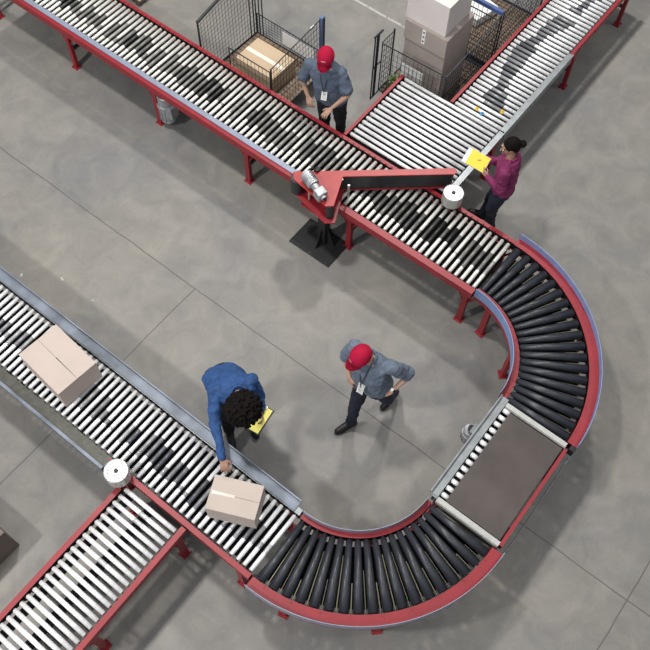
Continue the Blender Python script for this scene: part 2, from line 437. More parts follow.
# --- curves
def curve(label, c, a0, a1, rin, rout, nr, legs, loc, fi=.078, fo=.105, gm=None):
    t = thing('curved_conveyor', label, 'conveyor', loc)
    cx, cy = c; N = 40
    def pl(off0=0., off1=0.):
        return lambda i, a, z: (cx + a * cos(a0 + off0 + (a1 + off1 - a0 - off0) * i / N), cy + a * sin(a0 + off0 + (a1 + off1 - a0 - off0) * i / N), z)
    for ri, ro, nm in ((rout, rout + fo, 1), (rin, rin - fi, -1)):
        bm = bmesh.new(); th = .006; d = nm; h = .14
        sweep(bm, [(ri, H), (ro, H), (ro, H - h), (ri, H - h), (ri, H - h + th), (ro - d * th, H - h + th), (ro - d * th, H - th), (ri, H - th)], pl(), N)
        k = 9
        for q in range(k):
            a = a0 + (a1 - a0) * (q + .5) / k; R_ = Matrix.Translation(V((cx, cy, 0))) @ Matrix.Rotation(a, 4, 'Z')
            rr = ri + d * .02
            box(bm, rr - .008, rr + .008, -.008, .008, H, H + .006, R_)
        obj('side_rail', bm, RED, t)
        bm = bmesh.new(); sweep(bm, [(ri, H - .11), (ri + d * .004, H - .11), (ri + d * .004, H - .008), (ri, H - .008)], pl(), N); obj('inner_black_strip', bm, MATTE, t)  # black strip added along the rail, darkening the gap at the roller ends
        bm = bmesh.new()
        sweep(bm, [(ro + d * .001, H - .06), (ro + d * .007, H - .06), (ro + d * .007, H + .095), (ro + d * .001, H + .095)], pl(), N)
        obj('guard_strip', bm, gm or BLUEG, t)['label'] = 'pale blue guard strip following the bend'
    # tapered sleeved rollers
    L = rout - rin - .03; bm = bmesh.new()
    tube(bm, [(-L / 2, 0, 0), (L / 2, 0, 0)], .031, 16, r1=.051)
    bmesh.ops.bevel(bm, geom=[e for e in bm.edges if abs(e.verts[0].co.x - e.verts[1].co.x) < 1e-5], offset=.004, segments=2, affect='EDGES')
    for f in bm.faces: f.smooth = abs(f.normal.x) < .5
    tube(bm, [(-L / 2 - .014, 0, 0), (-L / 2 + .003, 0, 0)], .011, 6); tube(bm, [(L / 2 - .003, 0, 0), (L / 2 + .014, 0, 0)], .011, 6)
    me = bpy.data.meshes.new('roller'); bm.normal_update(); bm.to_mesh(me); bm.free(); me.materials.append(SLEEVE)
    rm = (rin + rout) / 2
    for i in range(nr):
        a = a0 + (a1 - a0) * (i + .5) / nr
        o = bpy.data.objects.new('roller', me); COL.objects.link(o); o.parent = t
        o.rotation_euler = (0, radians(1.55), a)
        o.location = V((cx + rm * cos(a), cy + rm * sin(a), H - .047)) - V(loc)
    # pale spacer slats low between the rollers
    for i in range(nr - 1):
        bm = bmesh.new(); a = a0 + (a1 - a0) * (i + 1.) / nr
        p = lambda r: (cx + r * cos(a), cy + r * sin(a), .69)
        s0 = rout - random.choice((.22, .3, .42, .55)); tube(bm, [p(s0), p(rout - .02)], .007 if i % 3 else .004, 6)
        obj('tie_rod', bm, BRASS, t)
    bm = bmesh.new()
    sweep(bm, [(rin + .05, .62), (rout - .07, .62), (rout - .07, .628), (rin + .05, .628)], pl(), N)
    obj('belt_gap_shade', bm, MATTE, t)  # black sheet added below the curved rollers to paint their gap shade
    for (a, side) in legs:
        a = radians(a); r = (rin - .04) if side == 'in' else (rout + .05)
        d = 1 if side == 'in' else -1
        R_ = Matrix.Translation(V((cx + r * cos(a), cy + r * sin(a), 0))) @ Matrix.Rotation(a, 4, 'Z')
        bm = bmesh.new()
        box(bm, -.004, .004, -.035, .035, .012, .74, R_)
        box(bm, min(0, d * .045), max(0, d * .045), -.035, -.029, .012, .63, R_); box(bm, min(0, d * .045), max(0, d * .045), .029, .035, .012, .63, R_)
        box(bm, -.008, .006, -.06, .06, .56, .74, R_)
        lg = obj('leg', bm, RED, t)
        bm = bmesh.new(); box(bm, min(-d * .03, d * .07), max(-d * .03, d * .07), -.055, .055, 0, .012, R_); obj('foot_plate', bm, RED, lg)
    return t
CV1 = (3.985, 1.50); CV2 = (2.60, 1.445)
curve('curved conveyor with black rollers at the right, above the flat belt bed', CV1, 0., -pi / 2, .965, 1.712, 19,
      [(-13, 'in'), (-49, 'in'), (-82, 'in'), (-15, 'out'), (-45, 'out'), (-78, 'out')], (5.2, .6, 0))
curve('curved conveyor with black rollers at the bottom centre, red outer rim', CV2, -pi / 2, -pi, .925, 1.635, 18,
      [(-100, 'in'), (-135, 'in'), (-168, 'in'), (-100, 'out'), (-135, 'out'), (-168, 'out')], (1.6, .7, 0), fi=.048, fo=.115, gm=STRIP)

# --- E: flat belt section between the curves
t = thing('belt_conveyor', 'flat brown belt bed between the two curved black-roller conveyors', 'conveyor', (3.3, .15, 0)); E = Run(t, 'x')
bm = bmesh.new(); rbox(bm, 2.70, 3.90, -.215, .425, .735, .763, .012); obj('belt', bm, BELT, t)
bm = bmesh.new(); E.box(bm, 2.68, 3.92, -.20, .50, .64, .69); obj('bed_plate', bm, DARK, t)
E.rail(2.66, 3.94, .505, .56, m=GALV, bolts=False); E.rail(2.66, 3.90, -.225, -.262, bolts=False, h=.1)
E.guard(2.68, 4.0, .505, .60, GALV, lip=.035, base=.008)
for u in (2.665, 3.945):
    bm = bmesh.new(); E.box(bm, u - .026, u + .026, -.225, .5, .752, .772); E.box(bm, u - .032, u - .026, -.225, .5, .69, .752); obj('end_plate', bm, ALU, t)
me = roller_mesh('edge_roller', .08, .026, ST2)
for u in frange(2.745, 3.885, .0877): put_roller(me, t, (u, .458, .741), pi / 2, (0, 0, 0), 'edge_roller')
for u in (2.75, 3.85): E.frame_leg(u, -.235, .535)
motor(t, (3.62, .665), .45, .075, .28)
bm = bmesh.new(); box(bm, 3.56, 3.68, .5, .66, .40, .52); obj('motor_bracket', bm, GALV, t)
bm = bmesh.new(); tube(bm, [(2.52, -.32, .62), (3.1, -.325, .62), (3.98, -.32, .62)], .008, 8); obj('cable_conduit', bm, GALV, t)
bm = bmesh.new(); rbox(bm, 3.93, 3.995, -.325, -.265, .64, .765, .004); obj('sensor_box', bm, DARK, t)

# --- corner guide wheels
def wheel(c, label):
    t = thing('guide_wheel', label, 'wheel', (c[0], c[1], H), 'vertical corner guide wheels')
    bm = bmesh.new(); cyl(bm, c, .124, .80, .965, 40, .006)
    obj('drum', bm, ALU, t)
    bm = bmesh.new()
    for r in (.118, .085, .05):
        tube(bm, [(c[0] + r * cos(k * pi / 16), c[1] + r * sin(k * pi / 16), .966) for k in range(33)], .004, 6, False)
    obj('rim', bm, GALV, t)
    bm = bmesh.new(); cyl(bm, c, .022, .965, .982, 6, .002); obj('axle_bolt', bm, DARK, t)
    bm = bmesh.new(); cyl(bm, c, .02, H, .80, 12); obj('axle', bm, DARK, t)
wheel((.885, 3.115), 'pale round corner wheel where the bottom left spur meets the lower conveyor')
wheel((5.735, 2.405), 'pale round corner wheel beyond the tip of the red diverter arm')

# ------------------------------------------------------------------ diverter
t = thing('diverter', 'red diverter arm on a black post, reaching across the long rollers of the long conveyor', 'diverter', (4.72, 3.6, 0))
bm = bmesh.new(); rbox(bm, 4.49, 4.93, 3.27, 3.90, 0, .014, .003)
obj('base_plate', bm, DARK, t)
pc = V((4.775, 3.565, 0))
bm = bmesh.new(); box(bm, pc.x - .055, pc.x + .055, pc.y - .055, pc.y + .055, .014, .80)
for k in range(4):
    R_ = Matrix.Translation(pc) @ Matrix.Rotation(k * pi / 2 + .0, 4, 'Z')
    tt = bmesh.new()
    q = [(.05, .014), (.17, .014), (.05, .34)]
    lo = [tt.verts.new((a, -.005, z)) for a, z in q]; hi = [tt.verts.new((a, .005, z)) for a, z in q]
    tt.faces.new(lo); tt.faces.new(hi[::-1])
    for i in range(3): tt.faces.new((lo[i], lo[(i + 1) % 3], hi[(i + 1) % 3], hi[i]))
    merge(bm, tt, R_)
obj('post', bm, DARK, t)
bm = bmesh.new(); box(bm, pc.x - .07, pc.x + .07, pc.y - .07, pc.y + .07, .70, .806)
rbox(bm, pc.x - .13, pc.x - .05, pc.y + .06, pc.y + .26, .66, .70, .004); rbox(bm, pc.x - .09, pc.x - .05, pc.y - .05, pc.y + .2, .68, .76, .004)
obj('post_bracket', bm, RED, t)
d = V((5.915 - 4.705, 2.525 - 3.955, 0)).normalized(); n = V((d.y, -d.x, 0))   # n points towards -x,-y (camera side)
n = n if n.x < 0 else -n
P0 = V((4.72, 3.965, 0)); Ln = 1.90; hw = .044
def pt(s_, o_): q = P0 + d * s_ + n * o_; return (q.x, q.y)
out = [pt(-.02, -hw), pt(Ln - .03, -hw), pt(Ln, 0), pt(Ln - .03, hw), pt(.56, hw), pt(.43, .46), pt(.34, .46), pt(-.02, hw + .02)]
bm = bmesh.new(); prism(bm, out, 1.055, 1.07, .002)
tt = [pt(-.02, -hw), pt(Ln - .03, -hw)]
obj('top_plate', bm, REDARM, t)
bm = bmesh.new(); prism(bm, [pt(-.03, -hw), pt(Ln - .03, -hw), pt(Ln, 0), pt(Ln - .03, hw + .006), pt(.58, hw + .006), pt(.45, .52), pt(.33, .52), pt(-.02, hw + .03)], .806, .818, .002)
obj('bottom_plate', bm, RED, t)
bm = bmesh.new(); prism(bm, [pt(.0, -hw + .02), pt(Ln - .06, -hw + .02), pt(Ln - .03, 0), pt(Ln - .06, hw - .01), pt(.56, hw - .006), pt(.14, hw - .006), pt(.0, hw - .006), pt(-.02, 0)], .819, 1.054, .004)
obj('belt', bm, BLACKR, t)
for s_, o_, r in ((.39, .42, .05), (.03, 0.03, .085)):
    bm = bmesh.new(); c_ = pt(s_, o_); cyl(bm, c_, r, .819, 1.054, 24, .004); obj('belt_drum', bm, BLACKR, t)
for s_, o_ in ((.16, .17), (.62, .16)):
    bm = bmesh.new(); cyl(bm, pt(s_, o_), .014, .818, 1.055, 10); obj('spacer_rod', bm, ALU, t)
# gear motor lying on the top plate
mA = V((4.74, 3.81, 1.16)); mB = V((4.63, 3.47, 1.135))
bm = bmesh.new(); dd = (mB - mA).normalized()
tube(bm, [mA - dd * .02, mA, mA + dd * .16], .07, 20); tube(bm, [mA - dd * .035, mA - dd * .02], .05, 20)
for k in range(6): tube(bm, [mA + dd * (.02 + k * .022), mA + dd * (.027 + k * .022)], .077, 20)
tube(bm, [mA + dd * .16, mA + dd * .24], .045, 16)
rb = Matrix.Translation(mA + dd * .29) @ Matrix.Rotation(math.atan2(dd.y, dd.x), 4, 'Z')
rbox(bm, -.06, .06, -.065, .065, -.075, .055, .014, rb)
tube(bm, [mA + dd * .35, mA + dd * .375], .035, 16)
mo = obj('gear_motor', bm, CAST, t)
bm = bmesh.new(); cyl(bm, ((mA + dd * .29).x, (mA + dd * .29).y), .026, 1.16, 1.185, 16, .003); tube(bm, [mA + dd * .375, mA + dd * .385], .022, 12)
obj('shaft_cap', bm, DARK, mo)
bm = bmesh.new(); rbox(bm, -.035, .035, -.03, .03, .0, .05, .008, Matrix.Translation(V((4.93, 3.80, 1.055)))); tube(bm, [(4.93, 3.80, 1.09), (4.89, 3.84, 1.12), (4.80, 3.86, 1.14)], .01, 8)
obj('cable_gland', bm, DARK, t)
for s_, o_ in ((.05, .0), (.45, .02), (.55, .08), (.50, .2), (1.75, .03), (1.75, -.03)):
    bm = bmesh.new(); cyl(bm, pt(s_, o_), .009, 1.055, 1.062, 8); obj('bolt', bm, ALU, t)

# ------------------------------------------------------------------ cartons
def carton(name, c, ang, L, Wd, z0, h, m, label, cat='box', seam='long', tape=None, sidem=None, extras=()):
    t = thing(name, label, cat, (c[0], c[1], z0))
    R_ = Matrix.Translation(V((c[0], c[1], z0))) @ Matrix.Rotation(ang, 4, 'Z')
    bm = bmesh.new(); g_ = .0015
    box(bm, -L / 2, L / 2, -Wd / 2, Wd / 2, 0, h - .006, R_)
    bmesh.ops.bevel(bm, geom=bm.edges[:], offset=.003, segments=1, affect='EDGES')
    obj('carton_body', bm, m, t)
    for s_ in (-1, 1):
        bm = bmesh.new()
        if seam == 'long': a = sorted((s_ * g_, s_ * (Wd / 2))); box(bm, -L / 2, L / 2, a[0], a[1], h - .005, h, R_)
        else: a = sorted((s_ * g_, s_ * (L / 2))); box(bm, a[0], a[1], -Wd / 2, Wd / 2, h - .005, h, R_)
        obj('flap', bm, m, t)
    bm = bmesh.new(); box(bm, -L / 2 + .01, L / 2 - .01, -.004, .004, h - .0055, h - .0045, R_) if seam == 'long' else box(bm, -.004, .004, -Wd / 2 + .01, Wd / 2 - .01, h - .0055, h - .0045, R_)
    obj('seam', bm, SLIT, t)
    if tape:
        a, b_, w = tape; bm = bmesh.new()
        if seam == 'long': box(bm, a * L, b_ * L, -w, w, h, h + .0008, R_)
        else: box(bm, -w, w, a * Wd, b_ * Wd, h, h + .0008, R_)
        obj('tape', bm, TAPE, t)
    return t, R_
RT = H - .006 + .0005
a1 = math.atan2(4.676 - 4.032, 1.623 - 1.565)
t, R_ = carton('cardboard_box', (1.354, 4.377), a1, .645, .485, RT, 1.09 - RT, CARD, 'large pinkish-tan carton with an open top seam on the left conveyor')
bm = bmesh.new(); v_ = [bm.verts.new(R_ @ V(p + (1.09 - RT + .0006,))) for p in ((-.30, -.0015), (.02, -.004), (.02, .004), (-.30, .0015))]; bm.faces.new(v_); bmesh.ops.solidify(bm, geom=bm.faces[:], thickness=.0004); obj('open_gap', bm, SLIT, t)
a2 = math.atan2(2.304 - 1.858, 1.433 - 1.636)
t, R_ = carton('cardboard_box', (1.383, 2.004), a2, .487, .34, RT, 1.085 - RT, CARD, 'smaller turned carton with shiny tape, touched by the hand of the worker in blue', tape=(-.0, .47, .013))
t, R_ = carton('cardboard_box', (6.365, 5.825), pi / 2, .65, .47, .165, .29, CARD2, 'tan taped carton lying in the wire cage beside the person in slate blue', tape=(-.5, .5, .03))
# tape is paler on this carton
t.children[-1].data.materials[0] = mat('pale_box_tape', (.78, .70, .62), .35)
# pile in the right cage
t, R_ = carton('cardboard_box', (7.70, 3.98), pi / 2, .62, .60, .165, .835, CARD3, 'grey-brown carton at the bottom of the pile, partly behind cage mesh')
t, R_ = carton('cardboard_box', (7.69, 3.985), pi / 2, .64, .62, 1.0015, .29, CARD3, 'wide grey-brown carton with a white label strip, middle of the pile', tape=(-.5, .5, .025))
bm = bmesh.new(); box(bm, 7.3765, 7.3795, 3.985, 4.035, 1.06, 1.285); lb = obj('label_strip', bm, PAPER, t)
bm = bmesh.new()
for z in (1.10, 1.17, 1.24): box(bm, 7.3755, 7.3765, 3.998, 4.022, z - .012, z + .012)
obj('printed_mark', bm, INK, lb)
t, R_ = carton('cardboard_box', (7.70, 4.03), pi / 2, .60, .56, 1.293, .46, CARDW, 'tall pale carton on top of the pile in the wire cage', tape=(-.5, .5, .02))
bm = bmesh.new(); rbox(bm, -1.3, -.205, 3.71, 4.6, 0, .52, .004); 
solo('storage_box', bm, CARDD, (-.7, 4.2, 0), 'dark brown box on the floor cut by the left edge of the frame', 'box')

# ------------------------------------------------------------------ wire cages
def wires(bm, P, n, m_, r=.0032):
    """grid between four corners P[0]->P[1] along the bottom, P[3]->P[2] along the top"""
    P = [V(p) for p in P]
    for i in range(n + 1):
        a = i / n; tube(bm, [P[0].lerp(P[1], a), P[3].lerp(P[2], a)], r, 4)
    for j in range(m_ + 1):
        a = j / m_; tube(bm, [P[0].lerp(P[3], a), P[1].lerp(P[2], a)], r, 4)
def panel(parent, P, n, m_, name='mesh_panel', rim=.008, m=None, r=.0034):
    bm = bmesh.new(); wires(bm, P, n, m_, r)
    Q = [V(p) for p in P] + [V(P[0])]
    for a, b in zip(Q, Q[1:]): tube(bm, [a, b], rim, 6)
    return obj(name, bm, m or WIRE, parent)
def caster(parent, c):
    bm = bmesh.new(); tube(bm, [(c[0] - .015, c[1], .05), (c[0] + .015, c[1], .05)], .05, 16)
    w = obj('caster', bm, BLACKR, parent)
    bm = bmesh.new(); box(bm, c[0] - .022, c[0] - .017, c[1] - .02, c[1] + .02, .05, .13); box(bm, c[0] + .017, c[0] + .022, c[1] - .02, c[1] + .02, .05, .13); box(bm, c[0] - .022, c[0] + .022, c[1] - .03, c[1] + .03, .125, .13)
    obj('fork', bm, GALV, w)

# cage 1
t = thing('wire_cage', 'open wire mesh roll cage at the top left holding one tan carton', 'cage', (6.38, 5.82, 0))
x0, x1, y0, y1 = 5.81, 6.90, 5.235, 6.44; ZT = 1.09
bm = bmesh.new(); box(bm, x0, x1, y0, y1, .15, .162); obj('deck', bm, WOOD, t)
panel(t, [(x0, y0, .168), (x1, y0, .168), (x1, y1, .168), (x0, y1, .168)], 16, 14, 'floor_mesh', .009, None, .003)
panel(t, [(x0, y1 + .03, .17), (x1, y1, .17), (x1, y1 - .0, ZT + .25), (x0, y1 + .03, ZT)], 19, 14)
panel(t, [(x0, y0, .17), (x1, y0, .17), (x1, y0 + .04, ZT), (x0, y0, ZT - .03)], 18, 10)
panel(t, [(x1, y0 + .02, .17), (x1, y1 - .02, .17), (x1, y1 - .02, .52), (x1, y0 + .02, .50)], 22, 7)
panel(t, [(x0, y0 + .02, .17), (x0, y1 - .5, .17), (x0, y1 - .5, 1.0), (x0, y0 + .02, 1.0)], 11, 8)
for c_, zz in (((x0, y0), ZT - .02), ((x1, y0), ZT + .02), ((x0, y1 + .02), ZT)):
    bm = bmesh.new(); tube(bm, [(c_[0], c_[1], .15), (c_[0], c_[1], zz)], .012, 8); obj('post', bm, WIRE, t)
for k, (dx, dy) in enumerate(((0, 0), (-.05, 0), (.0, -.06), (.0, -.12), (-.1, .02))):
    bm = bmesh.new(); tube(bm, [(x1 + dx, y1 + dy, .15), (x1 + dx, y1 + dy, 1.5)], .009, 8); obj('post', bm, WIRE, t)
bm = bmesh.new(); rbox(bm, x1 - .045, x1 + .02, y0 - .0, y0 + .05, .6, 1.13, .004); obj('post_sleeve', bm, mat('blue_grey_enamel', (.10, .15, .26), .45, 0, .15, 9), t)
bm = bmesh.new(); tube(bm, [(x0, y1 + .03, ZT + .01), (x1, y1, ZT + .26)], .021, 8); obj('handrail', bm, BLACKR, t)
bm = bmesh.new(); box(bm, x1 - .012, x1 - .008, 5.40, 5.95, .25, .47); obj('notice_card', bm, PAPER, t)
bm = bmesh.new(); rbox(bm, 6.66, 6.74, y0 + .03, y0 + .05, 1.04, 1.09, .003); obj('label_holder', bm, PAPER, t)
for c_ in ((x0 + .08, y0 + .08), (x1 - .08, y0 + .08), (x0 + .08, y1 - .08), (x1 - .08, y1 - .08)): caster(t, c_)

# cage 2
t = thing('wire_cage', 'wire mesh roll cage beside the wide roller bed, loaded with a pile of cartons', 'cage', (7.7, 3.95, 0))
x0, x1, y0, y1 = 7.11, 8.36, 3.45, 4.44
bm = bmesh.new(); box(bm, x0, x1, y0, y1, .15, .162); obj('deck', bm, WOOD, t)
panel(t, [(x0, y0, .168), (x1, y0, .168), (x1, y1, .168), (x0, y1, .168)], 18, 14, 'floor_mesh', .01, None, .003)
panel(t, [(x0, y0, .17), (x0, y1, .17), (x0, y1, 1.0), (x0, y0, 1.04)], 16, 9)
panel(t, [(x0, y0, .17), (x1, y0, .17), (x1, y0, 1.12), (x0, y0, 1.04)], 22, 10)
panel(t, [(x1, y0, .17), (x1, y1, .17), (x1, y1, 1.15), (x1, y0, 1.15)], 14, 10)
panel(t, [(x0, y1, .17), (x0 + .26, y1, .17), (x0 + .26, y1, 1.03), (x0, y1, 1.03)], 5, 9)
for c_, zz in (((x0, y0), 1.06), ((x1, y0), 1.18), ((x1, y1), 1.18), ((x0 + .26, y1), 1.06)):
    bm = bmesh.new(); tube(bm, [(c_[0], c_[1], .13), (c_[0], c_[1], zz)], .012, 8); obj('post', bm, WIRE, t)
for dx in (-.1, -.13, -.18):
    bm = bmesh.new(); tube(bm, [(x0 + dx, y1, .13), (x0 + dx, y1, 1.22)], .010, 8); obj('post', bm, WIRE, t)
bm = bmesh.new(); tube(bm, [(x0 - .2, y1, 1.24), (x0 - .02, y1, 1.24)], .014, 8); obj('hand_grip', bm, WIRE, t)
for z_ in (.14, .7): bm = bmesh.new(); tube(bm, [(x0 - .18, y1, z_), (x0, y1, z_)], .010, 8); obj('side_bar', bm, WIRE, t)
bm = bmesh.new(); rbox(bm, x1 - .02, x1 + .03, y0 - .01, y1, 1.15, 1.21, .006); obj('top_bar', bm, BLUEP, t)
bm = bmesh.new(); rbox(bm, x1 - .03, x1 + .03, y0 - .01, y1, .09, .165, .006); obj('bottom_bar', bm, WIRE, t)
for c_ in ((x0 + .08, y0 + .1), (x1 - .1, y0 + .1), (x0 + .08, y1 - .08), (x1 - .1, y1 - .08)): caster(t, c_)
bm = bmesh.new(); box(bm, 7.122, 7.128, 3.80, 4.14, .30, .86)
solo('paper_sheet', bm, PLAST, (7.135, 4.02, .3), 'white sheet hanging inside the front mesh of the right wire cage', 'sheet')
# crumpled green and white wrap
for (c_, m_, lab, sd) in (((7.25, 4.28, .29), GREENW, 'crumpled green wrap in the near corner of the right wire cage', 3), ((7.30, 4.03, .28), PLAST, 'crumpled white plastic wrap beside the green wrap in the right cage', 8)):
    bm = bmesh.new(); bmesh.ops.create_icosphere(bm, subdivisions=3, radius=.11); rr = random.Random(sd)
    for v in bm.verts: v.co *= rr.uniform(.62, 1.15); v.co.z *= .9
    bmesh.ops.translate(bm, verts=bm.verts, vec=c_); solo('plastic_wrap', bm, m_, (c_[0], c_[1], .17), lab, 'wrap')
# white board lying in cage 2 behind the pile
bm = bmesh.new(); prism(bm, [(8.95, 4.05), (9.38, 3.95), (9.46, 4.29), (9.03, 4.38)], .172, .30, .003)
solo('white_box', bm, PAPER, (9.2, 4.16, .172), 'low white box seen through mesh just beyond the blue bar at the top edge', 'box')

# cage 3 behind cage 2
t = thing('wire_cage', 'empty wire mesh cage at the top edge, behind the cage with piled cartons', 'cage', (9.0, 3.9, 0))
x0, x1, y0, y1 = 8.46, 9.70, 3.46, 4.44
bm = bmesh.new(); box(bm, x0, x1, y0, y1, .15, .162); obj('deck', bm, WOOD, t)
panel(t, [(x0, y0, .168), (x1, y0, .168), (x1, y1, .168), (x0, y1, .168)], 18, 14, 'floor_mesh', .01, None, .003)
panel(t, [(x0, y0, .17), (x0, y1, .17), (x0, y1, .95), (x0, y0, .95)], 14, 9)
panel(t, [(x0, y0, .17), (x1, y0, .17), (x1, y0, 1.1), (x0, y0, 1.1)], 22, 10)
panel(t, [(x1, y0, .17), (x1, y1, .17), (x1, y1, 1.1), (x1, y0, 1.1)], 14, 10)
for c_ in ((x0, y0), (x1, y0), (x0, y1), (x1, y1)):
    bm = bmesh.new(); tube(bm, [(c_[0], c_[1], .13), (c_[0], c_[1], 1.1)], .012, 8); obj('post', bm, WIRE, t)
bm = bmesh.new(); rbox(bm, x1 - .03, x1 + .03, y0, y1, .09, .165, .006); obj('bottom_bar', bm, WIRE, t)
for c_ in ((x0 + .1, y0 + .1), (x1 - .1, y0 + .1), (x0 + .1, y1 - .08), (x1 - .1, y1 - .08)): caster(t, c_)

# pallet beyond the long conveyor
t = thing('pallet', 'small tan wooden pallet beyond the long conveyor at the top edge of the frame', 'pallet', (6.6, 8.5, 0))
for k in range(5):
    bm = bmesh.new(); rbox(bm, 6.33 + k * .15, 6.45 + k * .15, 8.22, 9.2, .10, .12, .003); obj('deck_board', bm, WOOD if k % 2 else CARD2, t)
for yy in (8.25, 8.66, 9.1):
    bm = bmesh.new(); rbox(bm, 6.33, 7.05, yy, yy + .08, 0, .10, .003); obj('stringer', bm, CARDD, t)

# paper scraps on floor and stickers on rollers
def scrap(c, a, s_, m, lab, cat='scrap', z=.0):
    bm = bmesh.new(); R_ = Matrix.Translation(V((c[0], c[1], z))) @ Matrix.Rotation(a, 4, 'Z')
    v = [bm.verts.new(R_ @ V(p)) for p in ((-s_, -s_ * .5, .001), (s_, -s_ * .6, .001), (s_ * .9, s_ * .5, .012), (-s_ * .8, s_ * .6, .004))]
    fc = bm.faces.new(v); bmesh.ops.solidify(bm, geom=[fc], thickness=.001)
    solo('paper_scrap', bm, m, (c[0], c[1], z), lab, cat)
scrap((2.06, 6.15), .4, .022, PAPER, 'leftmost of three tiny white paper scraps on the floor')
scrap((2.33, 5.72), 1.2, .025, PAPER, 'middle one of three tiny white paper scraps in a line on the floor')
scrap((2.35, 5.21), 2., .018, PAPER, 'rightmost of three tiny white paper scraps on the floor')
scrap((7.15, 2.97), .1, .035, YEL, 'small yellow label on the rollers beside a blue one', 'label', H - .003)
scrap((7.12, 2.875), .1, .035, PBLUE, 'small blue label on the white rollers', 'label', H - .003)
scrap((7.31, 2.69), .1, .035, YEL, 'small yellow label near the grey edge of the white rollers', 'label', H - .003)

# ------------------------------------------------------------------ people
def rcone(bm, p0, p1, r0, r1, seg=14, flat=1., fdir=None):
    p0, p1 = V(p0), V(p1); d = p1 - p0
    if d.length < 1e-6: d = V((0, 0, 1e-3))
    a, b = frame(d) if fdir is None else (V(fdir).normalized(), None)
    if fdir is not None: b = d.normalized().cross(a).normalized()
    dn = d.normalized(); rings = []
    st = [(p0 - dn * r0 * s, r0 * c) for s, c in ((.94, .34), (.7, .71), (.35, .94))] + [(p0, r0), (p1, r1)] + [(p1 + dn * r1 * s, r1 * c) for s, c in ((.35, .94), (.7, .71), (.94, .34))]
    for c, r in st: rings.append([bm.verts.new(c + (a * cos(2 * pi * k / seg) * flat + b * sin(2 * pi * k / seg)) * r) for k in range(seg)])
    for A_, B_ in zip(rings, rings[1:]):
        for k in range(seg): bm.faces.new((A_[k], A_[(k + 1) % seg], B_[(k + 1) % seg], B_[k]))
    bm.faces.new(rings[0][::-1]); bm.faces.new(rings[-1])

def ellip(bm, c, ax, ay, az, rx, ry, rz, sub=3):
    t = bmesh.new(); bmesh.ops.create_icosphere(t, subdivisions=sub, radius=1)
    for v in t.verts: v.co = V(c) + V(ax) * v.co.x * rx + V(ay) * v.co.y * ry + V(az) * v.co.z * rz
    merge(bm, t)

def loft(bm, rings, seg=24, pw=.85):
    """rings: (centre, lateral unit, half width, forward unit, half depth)"""
    R_ = []
    for c, u, a, w, b in rings:
        row = []
        for k in range(seg):
            th = 2 * pi * k / seg; cx_, sy_ = cos(th), sin(th)
            sx = math.copysign(abs(cx_) ** pw, cx_); sy = math.copysign(abs(sy_) ** pw, sy_)
            row.append(bm.verts.new(V(c) + V(u) * a * sx + V(w) * b * sy))
        R_.append(row)
    for A_, B_ in zip(R_, R_[1:]):
        for k in range(seg): bm.faces.new((A_[k], A_[(k + 1) % seg], B_[(k + 1) % seg], B_[k]))
    bm.faces.new(R_[0][::-1]); bm.faces.new(R_[-1])

FOLD = bpy.data.textures.new('folds', 'CLOUDS'); FOLD.noise_scale = .085; FOLD.noise_depth = 2
def solid(name, bm, m, parent, voxel=.008, it=5, fac=.6, fold=0.):
    bmesh.ops.recalc_face_normals(bm, faces=bm.faces)
    me = bpy.data.meshes.new('tmp'); bm.to_mesh(me); bm.free()
    o = bpy.data.objects.new('tmp', me); COL.objects.link(o)
    r = o.modifiers.new('r', 'REMESH'); r.mode = 'VOXEL'; r.voxel_size = voxel
    if it: s = o.modifiers.new('s', 'SMOOTH'); s.iterations = it; s.factor = fac
    if fold: dm = o.modifiers.new('d', 'DISPLACE'); dm.texture = FOLD; dm.strength = fold; dm.mid_level = .45; dm.texture_coords = 'GLOBAL'
    dg = bpy.context.evaluated_depsgraph_get(); dg.update()
    ne = bpy.data.meshes.new_from_object(o.evaluated_get(dg)); ne.name = name
    bpy.data.objects.remove(o); bpy.data.meshes.remove(me)
    ne.transform(Matrix.Translation(-parent_loc(parent)))
    ne.materials.clear(); ne.materials.append(m); ne.shade_smooth()
    q = bpy.data.objects.new(name, ne); COL.objects.link(q); q.parent = parent
    return q

def hand(bm, wr, d, n, side, s=1., curl=.35, spread=.12):
    """wrist, pointing direction, back-of-hand normal, thumb side vector"""
    d = V(d).normalized(); th = V(side); th = (th - d * th.dot(d)).normalized(); n = V(n); n = (n - d * n.dot(d) - th * n.dot(th)).normalized()
    L = [.066, .074, .069, .053]
    for k in range(4):
        o_ = th * ((1.5 - k) * .0195 * s)
        kn = wr + d * (.088 - .004 * k) * s + o_ * 1.0
        rcone(bm, wr + d * .012 * s + o_ * .62, kn, .0145 * s, .0115 * s, 10)
        fd = (d + th * (1.5 - k) * spread).normalized()
        m1 = kn + (fd * cos(curl) - n * sin(curl)) * L[k] * .5 * s
        m2 = m1 + (fd * cos(curl * 2.2) - n * sin(curl * 2.2)) * L[k] * .5 * s
        rcone(bm, kn, m1, .0098 * s, .0088 * s, 8); rcone(bm, m1, m2, .0088 * s, .0075 * s, 8)
    t0 = wr + d * .025 * s + th * .022 * s; t1 = t0 + (d * .6 + th * .8 - n * .15).normalized() * .042 * s; t2 = t1 + (d * .93 + th * .3 - n * .25).normalized() * .034 * s
    rcone(bm, t0, t1, .014 * s, .0108 * s, 8); rcone(bm, t1, t2, .0105 * s, .0085 * s, 8)

